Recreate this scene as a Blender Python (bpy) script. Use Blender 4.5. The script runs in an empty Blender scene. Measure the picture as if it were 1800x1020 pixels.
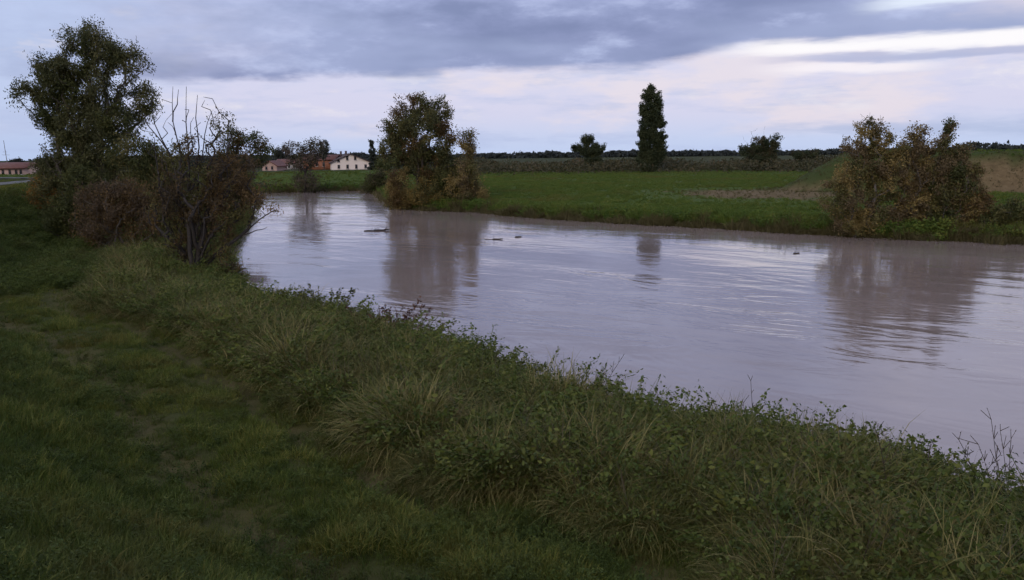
import bpy, math
import numpy as np
from mathutils import Vector, Matrix
rng = np.random.default_rng(11)
R = math.radians
sc = bpy.context.scene
col = sc.collection

# ------------------------------------------------------------------ camera
CAMZ, F, PITCH, ROLL = 5.0, 1498.0, R(9.03), R(.6)
cam_d = bpy.data.cameras.new('camera'); cam = bpy.data.objects.new('camera', cam_d); col.objects.link(cam)
cam.location = (0, 0, CAMZ); cam.rotation_euler = (Matrix.Rotation(math.pi/2-PITCH, 3, 'X') @ Matrix.Rotation(-ROLL, 3, 'Z')).to_euler()
cam_d.sensor_width = 36; cam_d.lens = 36*F/1800; cam_d.clip_end = 12000; cam_d.clip_start = .05
sc.camera = cam
sc.view_settings.view_transform = 'Standard'; sc.view_settings.look = 'None'
sc.view_settings.exposure = 0; sc.view_settings.gamma = 1
sc.render.engine = 'CYCLES'
sc.cycles.max_bounces = 4; sc.cycles.adaptive_threshold = .04; sc.cycles.adaptive_min_samples = 20; sc.cycles.transparent_max_bounces = 4
sc.cycles.diffuse_bounces = 2

# ------------------------------------------------------------------ world: cloudy evening sky
world = bpy.data.worlds.new('World'); sc.world = world; world.use_nodes = True
world.cycles.sampling_method = 'NONE'      # an even, wide sky: plain BSDF sampling is cleaner and faster
NT = world.node_tree; NT.nodes.clear()

class E:
    """socket arithmetic for shader trees"""
    def __init__(s, nt, v): s.nt = nt; s.v = v
    def _m(s, op, *a):
        n = s.nt.nodes.new('ShaderNodeMath'); n.operation = op
        for i, x in enumerate((s,)+a):
            x = x.v if isinstance(x, E) else x
            if isinstance(x, (int, float)): n.inputs[i].default_value = x
            else: s.nt.links.new(x, n.inputs[i])
        return E(s.nt, n.outputs[0])
    def __add__(s, o): return s._m('ADD', o)
    __radd__ = __add__
    def __sub__(s, o): return s._m('SUBTRACT', o)
    def __mul__(s, o): return s._m('MULTIPLY', o)
    __rmul__ = __mul__
    def __truediv__(s, o): return s._m('DIVIDE', o)
    def sqrt(s): return s._m('SQRT')
    def abs(s): return s._m('ABSOLUTE')
    def inv(s): return (s*-1.0)+1.0
    def ss(s, a, b):
        n = s.nt.nodes.new('ShaderNodeMapRange'); n.interpolation_type = 'SMOOTHSTEP'
        s.nt.links.new(s.v, n.inputs[0])
        n.inputs[1].default_value = a; n.inputs[2].default_value = b
        return E(s.nt, n.outputs[0])
def mixc(nt, f, a, b):
    n = nt.nodes.new('ShaderNodeMix'); n.data_type = 'RGBA'; n.clamp_factor = True
    for sock, x in ((n.inputs[0], f), (n.inputs[6], a), (n.inputs[7], b)):
        if isinstance(x, E): nt.links.new(x.v, sock)
        elif isinstance(x, (int, float)): sock.default_value = x
        elif isinstance(x, tuple): sock.default_value = (*x, 1)
        else: nt.links.new(x, sock)
    return n.outputs[2]
def noise(nt, vec, scale, sx=(1, 1, 1), detail=4, rough=.5, off=(0, 0, 0), dist=0.0):
    mp = nt.nodes.new('ShaderNodeMapping'); mp.inputs['Scale'].default_value = sx; mp.inputs['Location'].default_value = off
    nt.links.new(vec, mp.inputs['Vector'])
    n = nt.nodes.new('ShaderNodeTexNoise'); n.inputs['Scale'].default_value = scale
    n.inputs['Detail'].default_value = detail; n.inputs['Roughness'].default_value = rough
    n.inputs['Distortion'].default_value = dist
    nt.links.new(mp.outputs[0], n.inputs['Vector'])
    return E(nt, n.outputs[0])

SUN_EL, SUN_AZ = R(24), R(200)      # behind the camera, veiled by the clouds
tc = NT.nodes.new('ShaderNodeTexCoord'); D = tc.outputs['Generated']
sp = NT.nodes.new('ShaderNodeSeparateXYZ'); NT.links.new(D, sp.inputs[0])
X, Y_, Z_ = (E(NT, sp.outputs[i]) for i in range(3))
hh = (X*X + Y_*Y_ + 1e-6).sqrt(); S = X/hh
el = Z_._m('ARCTAN2', hh)*57.29578
zz = Z_._m('MAXIMUM', 0.0) + .10
cv = NT.nodes.new('ShaderNodeCombineXYZ')        # cloud layer seen in perspective
NT.links.new((X/zz).v, cv.inputs[0]); NT.links.new((Y_/zz).v, cv.inputs[1]); CV = cv.outputs[0]
n1 = noise(NT, D, 1, (3.2, 3.2, 20), 3, .55, (1.3, .4, 0))
n2 = noise(NT, D, 1, (8, 8, 60), 4, .6, (3.1, 2.4, 1))
n3 = noise(NT, D, 1, (5.2, 5.2, 17), 5, .58, (3.1, 4.4, 5))
n5 = noise(NT, D, 1, (11, 11, 30), 5, .62, (6.1, 2.2, 7))
n4 = noise(NT, CV, .42, (1, 1, 1), 4, .5, (1.7, 9.3, 2))
e0 = S.ss(-.30, -.02)*.75 + S.ss(.12, .30)*1.15 + 4.7
deck = (el - e0 + (n1-.5)*1.1 + (n2-.5)*.8 + (n3-.5)*1.5 + (n5-.5)*.9).ss(-.3, .5)
left = (S + (n1-.5)*.25 + (n3-.5)*.35).ss(-.52, -.22)
left = (left*.8 + .2 + el.ss(11, 17))._m('MINIMUM', 1.0)
topr = (S + (n1-.5)*.2).ss(.33, .45)*(el + (n3-.5)*3).ss(7.2, 8.8)*el.ss(14, 22).inv()
deck = deck*left*(topr*-.65 + 1.0)
# light layer low in the sky
light = mixc(NT, el.ss(.2, 3.2), (.60, .70, .97), (.72, .715, .93))
light = mixc(NT, n3.ss(.47, .62)*el.ss(.8, 2.2)*.9, light, (.86, .78, .88))
light = mixc(NT, S.ss(-.30, -.46)*.8, light, (.52, .64, .93))
light = mixc(NT, (n2*.6+n5*.4).ss(.47, .64)*.55, light, (.49, .57, .85))
light = mixc(NT, n5.ss(.54, .72)*el.ss(1.5, 3)*.6, light, (.93, .88, .95))
light = mixc(NT, S.ss(.2, .4)*el.ss(.4, 1.1)*el.ss(2.2, 1.2)*n2.ss(.4, .6)*.5, light, (.42, .51, .76))
sky = NT.nodes.new('ShaderNodeTexSky'); sky.sky_type = 'NISHITA'; sky.sun_disc = False
sky.sun_elevation = SUN_EL; sky.sun_rotation = SUN_AZ; sky.air_density = 1.2; sky.dust_density = 2
skm = NT.nodes.new('ShaderNodeVectorMath'); skm.operation = 'SCALE'; skm.inputs['Scale'].default_value = .08
NT.links.new(sky.outputs[0], skm.inputs[0])
light = mixc(NT, .12, light, skm.outputs[0])
# grey deck, lumpy from below
dk = mixc(NT, (el-e0+(n1-.5)*4).ss(.3, 5.0), (.245, .285, .49), (.38, .44, .69))
dk = mixc(NT, (n3*.6+n5*.4).ss(.44, .62)*.85, dk, (.215, .26, .445))
dk = mixc(NT, (n3*.55+n5*.45).ss(.50, .36)*.8, dk, (.53, .60, .86))
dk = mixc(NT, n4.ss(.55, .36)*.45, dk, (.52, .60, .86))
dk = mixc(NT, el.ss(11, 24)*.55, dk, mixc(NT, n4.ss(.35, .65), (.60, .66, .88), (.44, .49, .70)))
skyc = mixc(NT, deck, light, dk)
# bright rifts under the deck
u = el - 6.25 + (n2-.5)*1.1 + (n1-.5)*.3
r1 = u.abs().ss(.66, .12)*S.ss(.205, .30)*(S.ss(.60, .50))
u2 = el - 5.0 + (n2-.5)*1.2
r2 = u2.abs().ss(.5, .1)*(S-.36).abs().ss(.11, .03)
u3 = el - 8.6 + (n2-.5)*1.3
r3 = u3.abs().ss(.5, .05)*(S-.44).abs().ss(.09, .03)
skyc = mixc(NT, r1*.95, skyc, (1.0, .98, 1.0))
skyc = mixc(NT, r2*.8, skyc, (.97, .92, .96))
skyc = mixc(NT, r3*.85, skyc, (.80, .88, 1.0))
gs = (el - 5.62 + (n2-.5)*.9).abs().ss(.34, .08)*S.ss(.25, .36)
skyc = mixc(NT, gs*.7, skyc, (.42, .46, .67))
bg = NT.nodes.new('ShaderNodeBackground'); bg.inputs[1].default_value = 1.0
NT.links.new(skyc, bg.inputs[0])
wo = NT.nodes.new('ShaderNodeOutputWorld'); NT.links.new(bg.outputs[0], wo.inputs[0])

sun_d = bpy.data.lights.new('sun', 'SUN'); sun = bpy.data.objects.new('sun', sun_d); col.objects.link(sun)
sun_d.energy = 1.0; sun_d.angle = R(25); sun_d.color = (1, .86, .66)
sdir = Vector((math.sin(SUN_AZ)*math.cos(SUN_EL), math.cos(SUN_AZ)*math.cos(SUN_EL), math.sin(SUN_EL)))
sun.rotation_euler = sdir.to_track_quat('Z', 'Y').to_euler(); sun.location = (0, -20, 40)

# ------------------------------------------------------------------ helpers
CP, SP = math.cos(PITCH), math.sin(PITCH)
def ray(px, py):
    u, v = (px-900)/F, (510-py)/F
    u, v = u*math.cos(ROLL)+v*math.sin(ROLL), v*math.cos(ROLL)-u*math.sin(ROLL)
    return np.array([u, CP+v*SP, -SP+v*CP])
def at(px, py, z):
    d = ray(px, py); t = (z-CAMZ)/d[2]; return np.array([0, 0, CAMZ]) + d*t
def ptY(px, py, Y):
    d = ray(px, py); return np.array([0, 0, CAMZ]) + d*(Y/d[1])
def ss(a, b, x):
    t = np.clip((x-a)/(b-a), 0, 1); return t*t*(3-2*t)

def mesh(name, V, faces, mat=None, smooth=False, attrs=None):
    """faces: list of int arrays (n,k)"""
    me = bpy.data.meshes.new(name)
    V = np.ascontiguousarray(V, np.float32)
    me.vertices.add(len(V)); me.vertices.foreach_set('co', V.ravel())
    if faces:
        idx = np.concatenate([f.ravel() for f in faces]).astype(np.int32)
        cnt = np.concatenate([np.full(len(f), f.shape[1]) for f in faces]).astype(np.int32)
        me.loops.add(len(idx)); me.loops.foreach_set('vertex_index', idx)
        me.polygons.add(len(cnt))
        me.polygons.foreach_set('loop_start', np.concatenate([[0], np.cumsum(cnt)[:-1]]).astype(np.int32))
        me.update(calc_edges=True)
        if smooth: me.polygons.foreach_set('use_smooth', np.ones(len(cnt), bool))
    for k, (ty, arr) in (attrs or {}).items():
        a = me.attributes.new(k, ty, 'POINT')
        a.data.foreach_set('vector' if ty == 'FLOAT_VECTOR' else 'value', np.ascontiguousarray(arr, np.int32 if ty == 'INT' else np.float32).ravel())
    if mat: me.materials.append(mat)
    me.validate() if False else None
    return me
def obj(name, me, parent=None, link=True):
    o = bpy.data.objects.new(name, me)
    if link: col.objects.link(o)
    if parent: o.parent = parent
    return o
def tag(o, label=None, cat=None, group=None, kind=None):
    if label: o['label'] = label
    if cat: o['category'] = cat
    if group: o['group'] = group
    if kind: o['kind'] = kind
    return o
def empty(name, loc, rz=0):
    o = bpy.data.objects.new(name, None); col.objects.link(o); o.location = tuple(loc); o.rotation_euler = (0, 0, rz)
    o.empty_display_size = .2
    return o

def fbm(x, y, s, seed, oct=4):
    r = np.random.default_rng(seed); out = 0; amp = 1; tot = 0
    for o in range(oct):
        for k in range(3):
            a = r.uniform(0, 2*np.pi); p = r.uniform(0, 6.28, 2); f = 2*np.pi/s*r.uniform(.7, 1.3)
            cx, cy = np.cos(a)*f, np.sin(a)*f
            out = out + amp*np.sin(x*cx+y*cy+p[0])*np.cos((y*cx-x*cy)*.8+p[1]); tot += amp*.5
        s *= .5; amp *= .6
    return out/tot

# ------------------------------------------------------------------ materials
def new_mat(name):
    m = bpy.data.materials.new(name); m.use_nodes = True
    nt = m.node_tree; b = nt.nodes['Principled BSDF']
    return m, nt, b
def ramp(nt, fac, stops):
    n = nt.nodes.new('ShaderNodeValToRGB'); cr = n.color_ramp
    while len(cr.elements) < len(stops): cr.elements.new(.5)
    for e, (p, c) in zip(cr.elements, stops): e.position = p; e.color = (*c, 1)
    nt.links.new(fac.v if isinstance(fac, E) else fac, n.inputs[0]); return n.outputs[0]
def leaf_mat(name, c0, c1, c2, trans=.3, inst=False, patch=None, patch_scale=.25):
    """three-tone foliage by the leaf's own tint, plus world-space patches of another hue"""
    m, nt, b = new_mat(name)
    a = nt.nodes.new('ShaderNodeAttribute'); a.attribute_name = 'tint'
    t = E(nt, a.outputs['Fac'])
    if inst:
        a2 = nt.nodes.new('ShaderNodeAttribute'); a2.attribute_name = 'itint'; a2.attribute_type = 'INSTANCER'
        t = t*.5 + E(nt, a2.outputs['Fac'])*.5
    c = ramp(nt, t, [(.08, c0), (.5, c1), (.95, c2)])
    if patch:
        g = nt.nodes.new('ShaderNodeNewGeometry')
        n = noise(nt, g.outputs['Position'], patch_scale, (1, 1, 0), 4, .6)
        c = mixc(nt, n.ss(.50, .68)*.75, c, patch)
    nt.links.new(c, b.inputs['Base Color'])
    b.inputs['Roughness'].default_value = .75; b.inputs['Specular IOR Level'].default_value = .25
    tr = nt.nodes.new('ShaderNodeBsdfTranslucent'); nt.links.new(c, tr.inputs[0])
    mx = nt.nodes.new('ShaderNodeMixShader'); mx.inputs[0].default_value = trans
    nt.links.new(b.outputs[0], mx.inputs[1]); nt.links.new(tr.outputs[0], mx.inputs[2])
    nt.links.new(mx.outputs[0], nt.nodes['Material Output'].inputs[0])
    return m
def plain_mat(name, c, var=.3, scale=4, rough=.85, c2=None):
    m, nt, b = new_mat(name)
    t = nt.nodes.new('ShaderNodeTexCoord')
    n = noise(nt, t.outputs['Object'], scale, detail=6, rough=.65)
    d = c2 or tuple(x*(1-var) for x in c)
    nt.links.new(ramp(nt, n, [(.3, d), (.7, c)]), b.inputs['Base Color'])
    b.inputs['Roughness'].default_value = rough
    return m
M = {}
M['bark'] = plain_mat('bark', (.075, .06, .048), .5, 9)
M['bark_dark'] = plain_mat('bark_dark', (.045, .036, .032), .5, 9)
M['bark_pale'] = plain_mat('bark_pale', (.13, .11, .09), .45, 9)
M['willow'] = leaf_mat('willow_leaf', (.056, .066, .028), (.105, .108, .045), (.18, .155, .06))
M['darkgreen'] = leaf_mat('dark_green_leaf', (.040, .050, .017), (.075, .086, .028), (.125, .122, .035))
M['poplar'] = leaf_mat('poplar_leaf', (.030, .042, .022), (.058, .072, .034), (.095, .10, .042))
M['olive'] = leaf_mat('olive_leaf', (.060, .062, .022), (.125, .118, .042), (.20, .165, .055))
M['brown'] = leaf_mat('brown_leaf', (.070, .047, .022), (.135, .087, .036), (.21, .135, .05))
M['rust'] = leaf_mat('rust_leaf', (.072, .050, .030), (.125, .086, .050), (.18, .13, .08))
M['tan'] = leaf_mat('tan_leaf', (.095, .072, .038), (.17, .125, .062), (.25, .185, .10))
M['darkbrown'] = leaf_mat('dark_brown_leaf', (.048, .036, .022), (.085, .062, .034), (.14, .10, .05))
M['gold'] = leaf_mat('gold_leaf', (.11, .085, .028), (.22, .155, .045), (.34, .235, .07))
M['autumn'] = leaf_mat('autumn_leaf', (.13, .10, .036), (.25, .185, .066), (.38, .28, .105))
M['orange'] = leaf_mat('orange_leaf', (0.1215, 0.0625, 0.0165), (0.216, 0.1063, 0.022), (0.297, 0.1625, 0.033))
M['bluegreen'] = leaf_mat('distant_leaf', (.036, .044, .036), (.055, .063, .052), (.08, .08, .06))
M['twig'] = leaf_mat('twig_grey', (0.081, 0.0625, 0.0506), (0.1215, 0.0938, 0.0726), (0.162, 0.125, 0.0935))
M['reddish'] = leaf_mat('reddish_weed', (.05, .026, .02), (.10, .05, .035), (.16, .085, .05))
M['grass'] = leaf_mat('short_grass', (.038, .062, .010), (.092, .125, .018), (.24, .215, .045), .2, True, (.14, .112, .026), .45)
M['longgrass'] = leaf_mat('long_grass', (.048, .060, .014), (.125, .124, .030), (.34, .275, .11), .2, True, (.16, .12, .042), .4)
M['weed'] = leaf_mat('leafy_weed', (.036, .056, .010), (.078, .108, .020), (.17, .18, .042), .2, True, (.095, .090, .024), .5)
M['dry'] = leaf_mat('dry_stalk', (.06, .045, .034), (.10, .078, .056), (.16, .125, .085), .1, True)
M['meadow'] = leaf_mat('meadow_grass', (.055, .10, .016), (.10, .155, .024), (.21, .20, .042), .2, True, (.15, .13, .032), .10)
M['fringe'] = leaf_mat('bank_fringe', (0.0607, 0.0513, 0.0216), (0.0945, 0.0837, 0.0312), (0.1485, 0.1148, 0.0504), .25, True)
M['scrub'] = leaf_mat('far_scrub_leaf', (0.0459, 0.0475, 0.0242), (0.0729, 0.0688, 0.033), (0.1148, 0.0825, 0.044), .2)
M['farwood'] = leaf_mat('far_wood_leaf', (.026, .032, .030), (.036, .043, .038), (.05, .055, .046), .15)

# ------------------------------------------------------------------ river outline (world metres)
def P2(px, py, z): p = at(px, py, z); return [p[0], p[1]]
near = [[700, -420], [150, -80], [40, -16], [13, 3.2]]
near += [P2(a, b, .95) for a, b in ((1800, 868), (1700, 822), (1600, 788), (1500, 766), (1400, 748), (1280, 732), (1150, 715), (1000, 668),
         (900, 637), (860, 617), (760, 588), (680, 563), (610, 545), (560, 523), (470, 517), (425, 508))]
near += [P2(a, b, 0.) for a, b in ((392, 470), (400, 440), (425, 400), (446, 372))]
near += [[-27, 82], [-45, 92], [-150, 108], [-700, 150]]
far = [[-700, 190], [-150, 140], [-60, 120]] + [P2(a, b, 0.) for a, b in ((480, 339), (560, 337), (640, 335), (672, 345), (692, 366), (760, 371), (855, 374),
       (910, 381), (1000, 387), (1100, 393), (1200, 398), (1300, 403), (1380, 409), (1450, 413), (1600, 421), (1700, 424), (1800, 430))]
far += [[45, 41], [120, 5], [700, -300]]
near, far = np.array(near), np.array(far)
def polydist(x, y, P):
    best = np.full(x.shape, 1e9)
    for a, b in zip(P[:-1], P[1:]):
        d = b-a; L = d@d
        t = np.clip(((x-a[0])*d[0]+(y-a[1])*d[1])/L, 0, 1)
        best = np.minimum(best, np.hypot(x-a[0]-t*d[0], y-a[1]-t*d[1]))
    return best
RIV = np.concatenate([near, far[::1]])
def inside(x, y, P):
    r = np.zeros(x.shape, bool)
    for a, b in zip(P, np.roll(P, -1, 0)):
        c = ((a[1] > y) != (b[1] > y))
        with np.errstate(divide='ignore', invalid='ignore'):
            r ^= c & (x < (b[0]-a[0])*(y-a[1])/(b[1]-a[1]+1e-12)+a[0])
    return r
LEV = np.array([[37, 90], [62, 85], [140, 76], [700, 20]], float)
def terrain(x, y):
    x = np.asarray(x, float); y = np.asarray(y, float)
    dn, df = polydist(x, y, near), polydist(x, y, far)
    ins = inside(x, y, RIV)
    wob = fbm(x, y, 5, 3)*.5
    dn_, df_ = dn+wob*.25*ss(0, 3, dn), df+wob*.5*ss(0, 3, df)
    zn = np.interp(dn_, [0, .5, 1.5, 4, 5, 7.6, 11.2, 12.6, 16.5, 22, 30], [-.05, .45, .70, .92, .95, 1.08, 3.15, 3.42, 3.46, .9, .8])
    zf = np.interp(df_, [0, .4, 1.2, 3, 12, 40], [-.05, .25, .55, .8, 1.0, 1.0])
    zf = zf + 1.5*ss(-12, -24, x)*np.interp(df_, [7, 15, 19, 30], [0, 1, 1, 0])*ss(60, 80, y)
    lv = polydist(x, y, LEV)
    zf = np.maximum(zf, 4.8-np.maximum(0, lv-2)/1.7 + fbm(x, y, 9, 8)*.12)
    z = np.where(dn < df, zn, zf)
    dist = np.hypot(x, y)
    z = z + fbm(x, y, 3.0, 5)*.05*ss(.3, 3, np.minimum(dn, df)) + fbm(x, y, 40, 6)*.16*ss(6, 30, df)*(dn > df)
    # wheel ruts of the grassy track
    for rd in (5.1, 6.9):
        z = z - .12*np.exp(-((dn_-rd)/.3)**2)*(dn < df)
    zi = -np.minimum(1.6, np.minimum(dn, df)*.5)-.05
    return np.where(ins, zi, z)
def tz(x, y): return float(terrain(np.array([x]), np.array([y]))[0])

# ------------------------------------------------------------------ ground
def axis(n, a, b, c):
    u = np.linspace(-1, 1, n); return a*np.sinh(b*u)+c
gx = axis(620, 7.5, 6.9, -2); gy = axis(620, 7.5, 6.9, 17)
GX, GY = np.meshgrid(gx, gy)
GZ = terrain(GX, GY)
n0, n1_ = GX.shape
ii = np.arange(n0*n1_).reshape(n0, n1_)
quads = np.stack([ii[:-1, :-1], ii[:-1, 1:], ii[1:, 1:], ii[1:, :-1]], -1).reshape(-1, 4)
dN, dF = polydist(GX, GY, near), polydist(GX, GY, far)
dry = np.zeros(GX.shape)
lvd = polydist(GX, GY, LEV)
dry = np.maximum(dry, ss(3.0, 4.2, lvd+fbm(GX, GY, 6, 21)*.8)*ss(10.5, 8.5, lvd)*ss(36, 45, GX+fbm(GX, GY, 8, 22)*4))
pc = at(1345, 341, 1.)
q = np.hypot((GX-pc[0])/7.5, (GY-pc[1])/10)+fbm(GX, GY, 6, 23)*.42
dry = np.maximum(dry, ss(1.1, .85, q)*.95*ss(6.5, 8.5, lvd))
sel = dN < dF
rut = sum(np.exp(-((dN-r)/.35)**2) for r in (5.1, 6.9))*sel
dry = np.maximum(dry, rut*.5*np.clip(fbm(GX, GY, 3, 9)*.5+.65, 0, 1))
lushv = (~sel)*ss(.6, 2, dF)*ss(120, 85, dF+fbm(GX, GY, 30, 24)*10)*(.35+.65*ss(6, 10, lvd))
g_mat, nt, b = new_mat('ground_cover')
geo = nt.nodes.new('ShaderNodeNewGeometry'); POS = geo.outputs['Position']
ad = nt.nodes.new('ShaderNodeAttribute'); ad.attribute_name = 'dry'
al = nt.nodes.new('ShaderNodeAttribute'); al.attribute_name = 'lush'
na = noise(nt, POS, .6, detail=7, rough=.7); nb_ = noise(nt, POS, .05, detail=5, rough=.6); nc = noise(nt, POS, 9, detail=5, rough=.7)
c = ramp(nt, na, [(.3, (.032, .040, .010)), (.5, (.056, .062, .016)), (.72, (.085, .074, .022))])
c2 = ramp(nt, nb_, [(.35, (.034, .044, .014)), (.55, (.048, .052, .017)), (.7, (.07, .058, .024))])
cd = nt.nodes.new('ShaderNodeCameraData')
dist = nt.nodes.new('ShaderNodeVectorMath'); dist.operation = 'LENGTH'; nt.links.new(POS, dist.inputs[0])
c = mixc(nt, E(nt, dist.outputs['Value']).ss(40, 80), c, c2)
nt.nodes.remove(cd)
c = mixc(nt, E(nt, al.outputs['Fac']), c, ramp(nt, na, [(.3, (.046, .076, .013)), (.55, (.068, .098, .018)), (.75, (.105, .10, .026))]))
c = mixc(nt, E(nt, ad.outputs['Fac']), c, ramp(nt, noise(nt, POS, 1.4, detail=6, rough=.7), [(.3, (.11, .074, .036)), (.55, (.165, .114, .056)), (.75, (.22, .158, .085))]))
nt.links.new(c, b.inputs['Base Color']); b.inputs['Roughness'].default_value = .95; b.inputs['Specular IOR Level'].default_value = .1
bp = nt.nodes.new('ShaderNodeBump'); bp.inputs['Strength'].default_value = .6; bp.inputs['Distance'].default_value = .08
nt.links.new(nc.v, bp.inputs['Height']); nt.links.new(bp.outputs[0], b.inputs['Normal'])
gme = mesh('ground', np.stack([GX, GY, GZ], -1).reshape(-1, 3), [quads], g_mat, True,
           {'dry': ('FLOAT', dry.ravel()), 'lush': ('FLOAT', lushv.ravel())})
ground = tag(obj('ground', gme), 'grassy river banks and flat fields reaching the horizon', kind='structure')

# gravel path along the crest of the near levee
def offset_line(P, d):
    T = np.gradient(P, axis=0); T /= np.linalg.norm(T, axis=1)[:, None]
    return P + np.stack([-T[:, 1], T[:, 0]], -1)*d
seg = [near[0]]
for a, b_ in zip(near[:-1], near[1:]):
    n = max(1, int(np.linalg.norm(b_-a)/2)); seg += [a+(b_-a)*k/n for k in range(1, n+1)]
seg = np.array(seg)
for _ in range(14): seg[1:-1] = (seg[:-2]+seg[1:-1]*2+seg[2:])/4
m_ = (np.abs(seg[:, 0]) < 220) & (np.abs(seg[:, 1]) < 200)
rows = []
pl = seg[m_]
sgn = 1 if polydist(*[np.array([v]) for v in offset_line(pl, 3.)[len(pl)//2]], far)[0] > polydist(*[np.array([v]) for v in pl[len(pl)//2]], far)[0] else -1
for k in np.linspace(13.9, 15.6, 6):
    L_ = offset_line(pl, sgn*k); rows.append(np.column_stack([L_, terrain(L_[:, 0], L_[:, 1])+.03]))
PV = np.stack(rows); a_, b2 = PV.shape[:2]; ii = np.arange(a_*b2).reshape(a_, b2)
M['gravel'] = plain_mat('gravel', (.12, .115, .10), .35, 1.2)
tag(obj('path', mesh('path', PV.reshape(-1, 3), [np.stack([ii[:-1, :-1], ii[:-1, 1:], ii[1:, 1:], ii[1:, :-1]], -1).reshape(-1, 4)], M['gravel'], True)),
    'pale gravel path along the top of the near dyke', kind='structure')

# ------------------------------------------------------------------ water
w_mat, nt, b = new_mat('muddy_water')
geo = nt.nodes.new('ShaderNodeNewGeometry'); POS = geo.outputs['Position']
rot = nt.nodes.new('ShaderNodeMapping'); rot.inputs['Rotation'].default_value = (0, 0, R(-50)); nt.links.new(POS, rot.inputs[0]); PR = rot.outputs[0]
mud = noise(nt, PR, .12, (1, .35, 1), 5, .6)
nt.links.new(ramp(nt, mud, [(.3, (.245, .180, .150)), (.7, (.36, .28, .245))]), b.inputs['Base Color'])
b.inputs['Roughness'].default_value = .07; b.inputs['IOR'].default_value = 2.0
w0 = noise(nt, PR, .10, (1, .5, 1), 2, .5, dist=1.2)
w1 = noise(nt, PR, .50, (1, .4, 1), 3, .55, dist=1.6)      # swirls of the current
w2 = noise(nt, PR, 2.2, (1, .55, 1), 4, .6)                # ripples
calm = noise(nt, PR, .055, (1, .3, 1), 4, .65, (3, 5, 0)).ss(.38, .62)
w3 = noise(nt, POS, .75, (.35, 1.3, 1), 3, .55)             # low wind waves
hgt = w3*.09*(calm*.7+.4) + w0*.6 + w1*.42*(calm*.9+.25) + w2*.085*(calm*.85+.25)
bp = nt.nodes.new('ShaderNodeBump'); bp.inputs['Strength'].default_value = 1; bp.inputs['Distance'].default_value = .11
nt.links.new(hgt.v, bp.inputs['Height']); nt.links.new(bp.outputs[0], b.inputs['Normal'])
wv = np.array([[-650, -300, 0], [650, -300, 0], [650, 260, 0], [-650, 260, 0]], float)
tag(obj('river_water', mesh('river_water', wv, [np.array([[0, 1, 2, 3]])], w_mat)), 'broad muddy river in flood reflecting the evening clouds', kind='structure')

# ------------------------------------------------------------------ trees
def frame(d):
    d = d/np.maximum(np.linalg.norm(d, axis=1), 1e-9)[:, None]
    ref = np.where(np.abs(d[:, 2:3]) > .9, np.array([[1., 0, 0]]), np.array([[0, 0, 1.]]))
    u = np.cross(d, ref); u /= np.linalg.norm(u, axis=1)[:, None]
    return d, u, np.cross(d, u)
def tubes(A, B, ra, rb, sides=5):
    d, u, v = frame(B-A); n = len(A)
    th = np.arange(sides)*2*np.pi/sides
    ring = np.cos(th)[None, :, None]*u[:, None]+np.sin(th)[None, :, None]*v[:, None]
    V = np.concatenate([A[:, None]+ring*ra[:, None, None], B[:, None]+ring*rb[:, None, None]], 1).reshape(-1, 3)
    k = np.arange(sides); base = (np.arange(n)*2*sides)[:, None, None]
    f = np.stack([k, (k+1) % sides, (k+1) % sides+sides, k+sides], -1)[None]+base
    return V, f.reshape(-1, 4)
def leaves(C, size, rg, up=.3, aspect=.5, dirs=None):
    """folded leaf quads, centres C, sizes (n,)"""
    n = len(C)
    if dirs is None:
        dirs = rg.normal(size=(n, 3)); dirs[:, 2] += up
    d, u, v = frame(dirs)
    a = rg.uniform(0, 2*np.pi, n)[:, None]; s = u*np.cos(a)+v*np.sin(a); w = np.cross(d, s)
    sz = size[:, None]
    base = C-d*sz*.5; tip = C+d*sz*.5; bend = w*sz*.12
    l = C-s*sz*aspect*.5+bend; r = C+s*sz*aspect*.5+bend
    V = np.stack([base, l, tip, r], 1).reshape(-1, 3)
    return V, (np.arange(n)*4)[:, None]+np.array([[0, 1, 2, 3]])
def skeleton(nodes0, par0, tips, step, rg, bf=.3, lift=.25):
    cap = len(nodes0)+len(tips)*14
    N = np.zeros((cap, 3)); Pl = np.zeros(cap); par = np.full(cap, -1); n = len(nodes0)
    N[:n] = nodes0; par[:n] = par0
    for i in range(1, n): Pl[i] = Pl[par[i]]+np.linalg.norm(N[i]-N[par[i]])
    order = np.argsort(np.linalg.norm(tips-nodes0[0], axis=1)); tid = []
    for t in tips[order]:
        d = t-N[:n]; L = np.linalg.norm(d, axis=1)
        cost = L+bf*Pl[:n]+np.maximum(0, -d[:, 2])*1.5+np.maximum(0, .4*L-d[:, 2])*.35
        j = int(np.argmin(cost)); k = int(min(12, max(1, round(L[j]/step)))); p0 = N[j].copy(); Lj = L[j]
        for q in range(1, k+1):
            f = q/k
            pos = p0+(t-p0)*f; pos[2] += -lift*Lj*.35*math.sin(math.pi*f)*.5 if lift > 0 else 0
            if q < k: pos = pos+rg.normal(size=3)*step*.16
            if n >= cap: break
            N[n] = pos; par[n] = j; Pl[n] = Pl[j]+np.linalg.norm(pos-N[j]); j = n; n += 1
        tid.append(j)
    tid = np.array(tid); pp = np.zeros(tips.shape); pp[order] = N[par[tid]]
    return N[:n], par[:n], tid, pp
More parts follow.
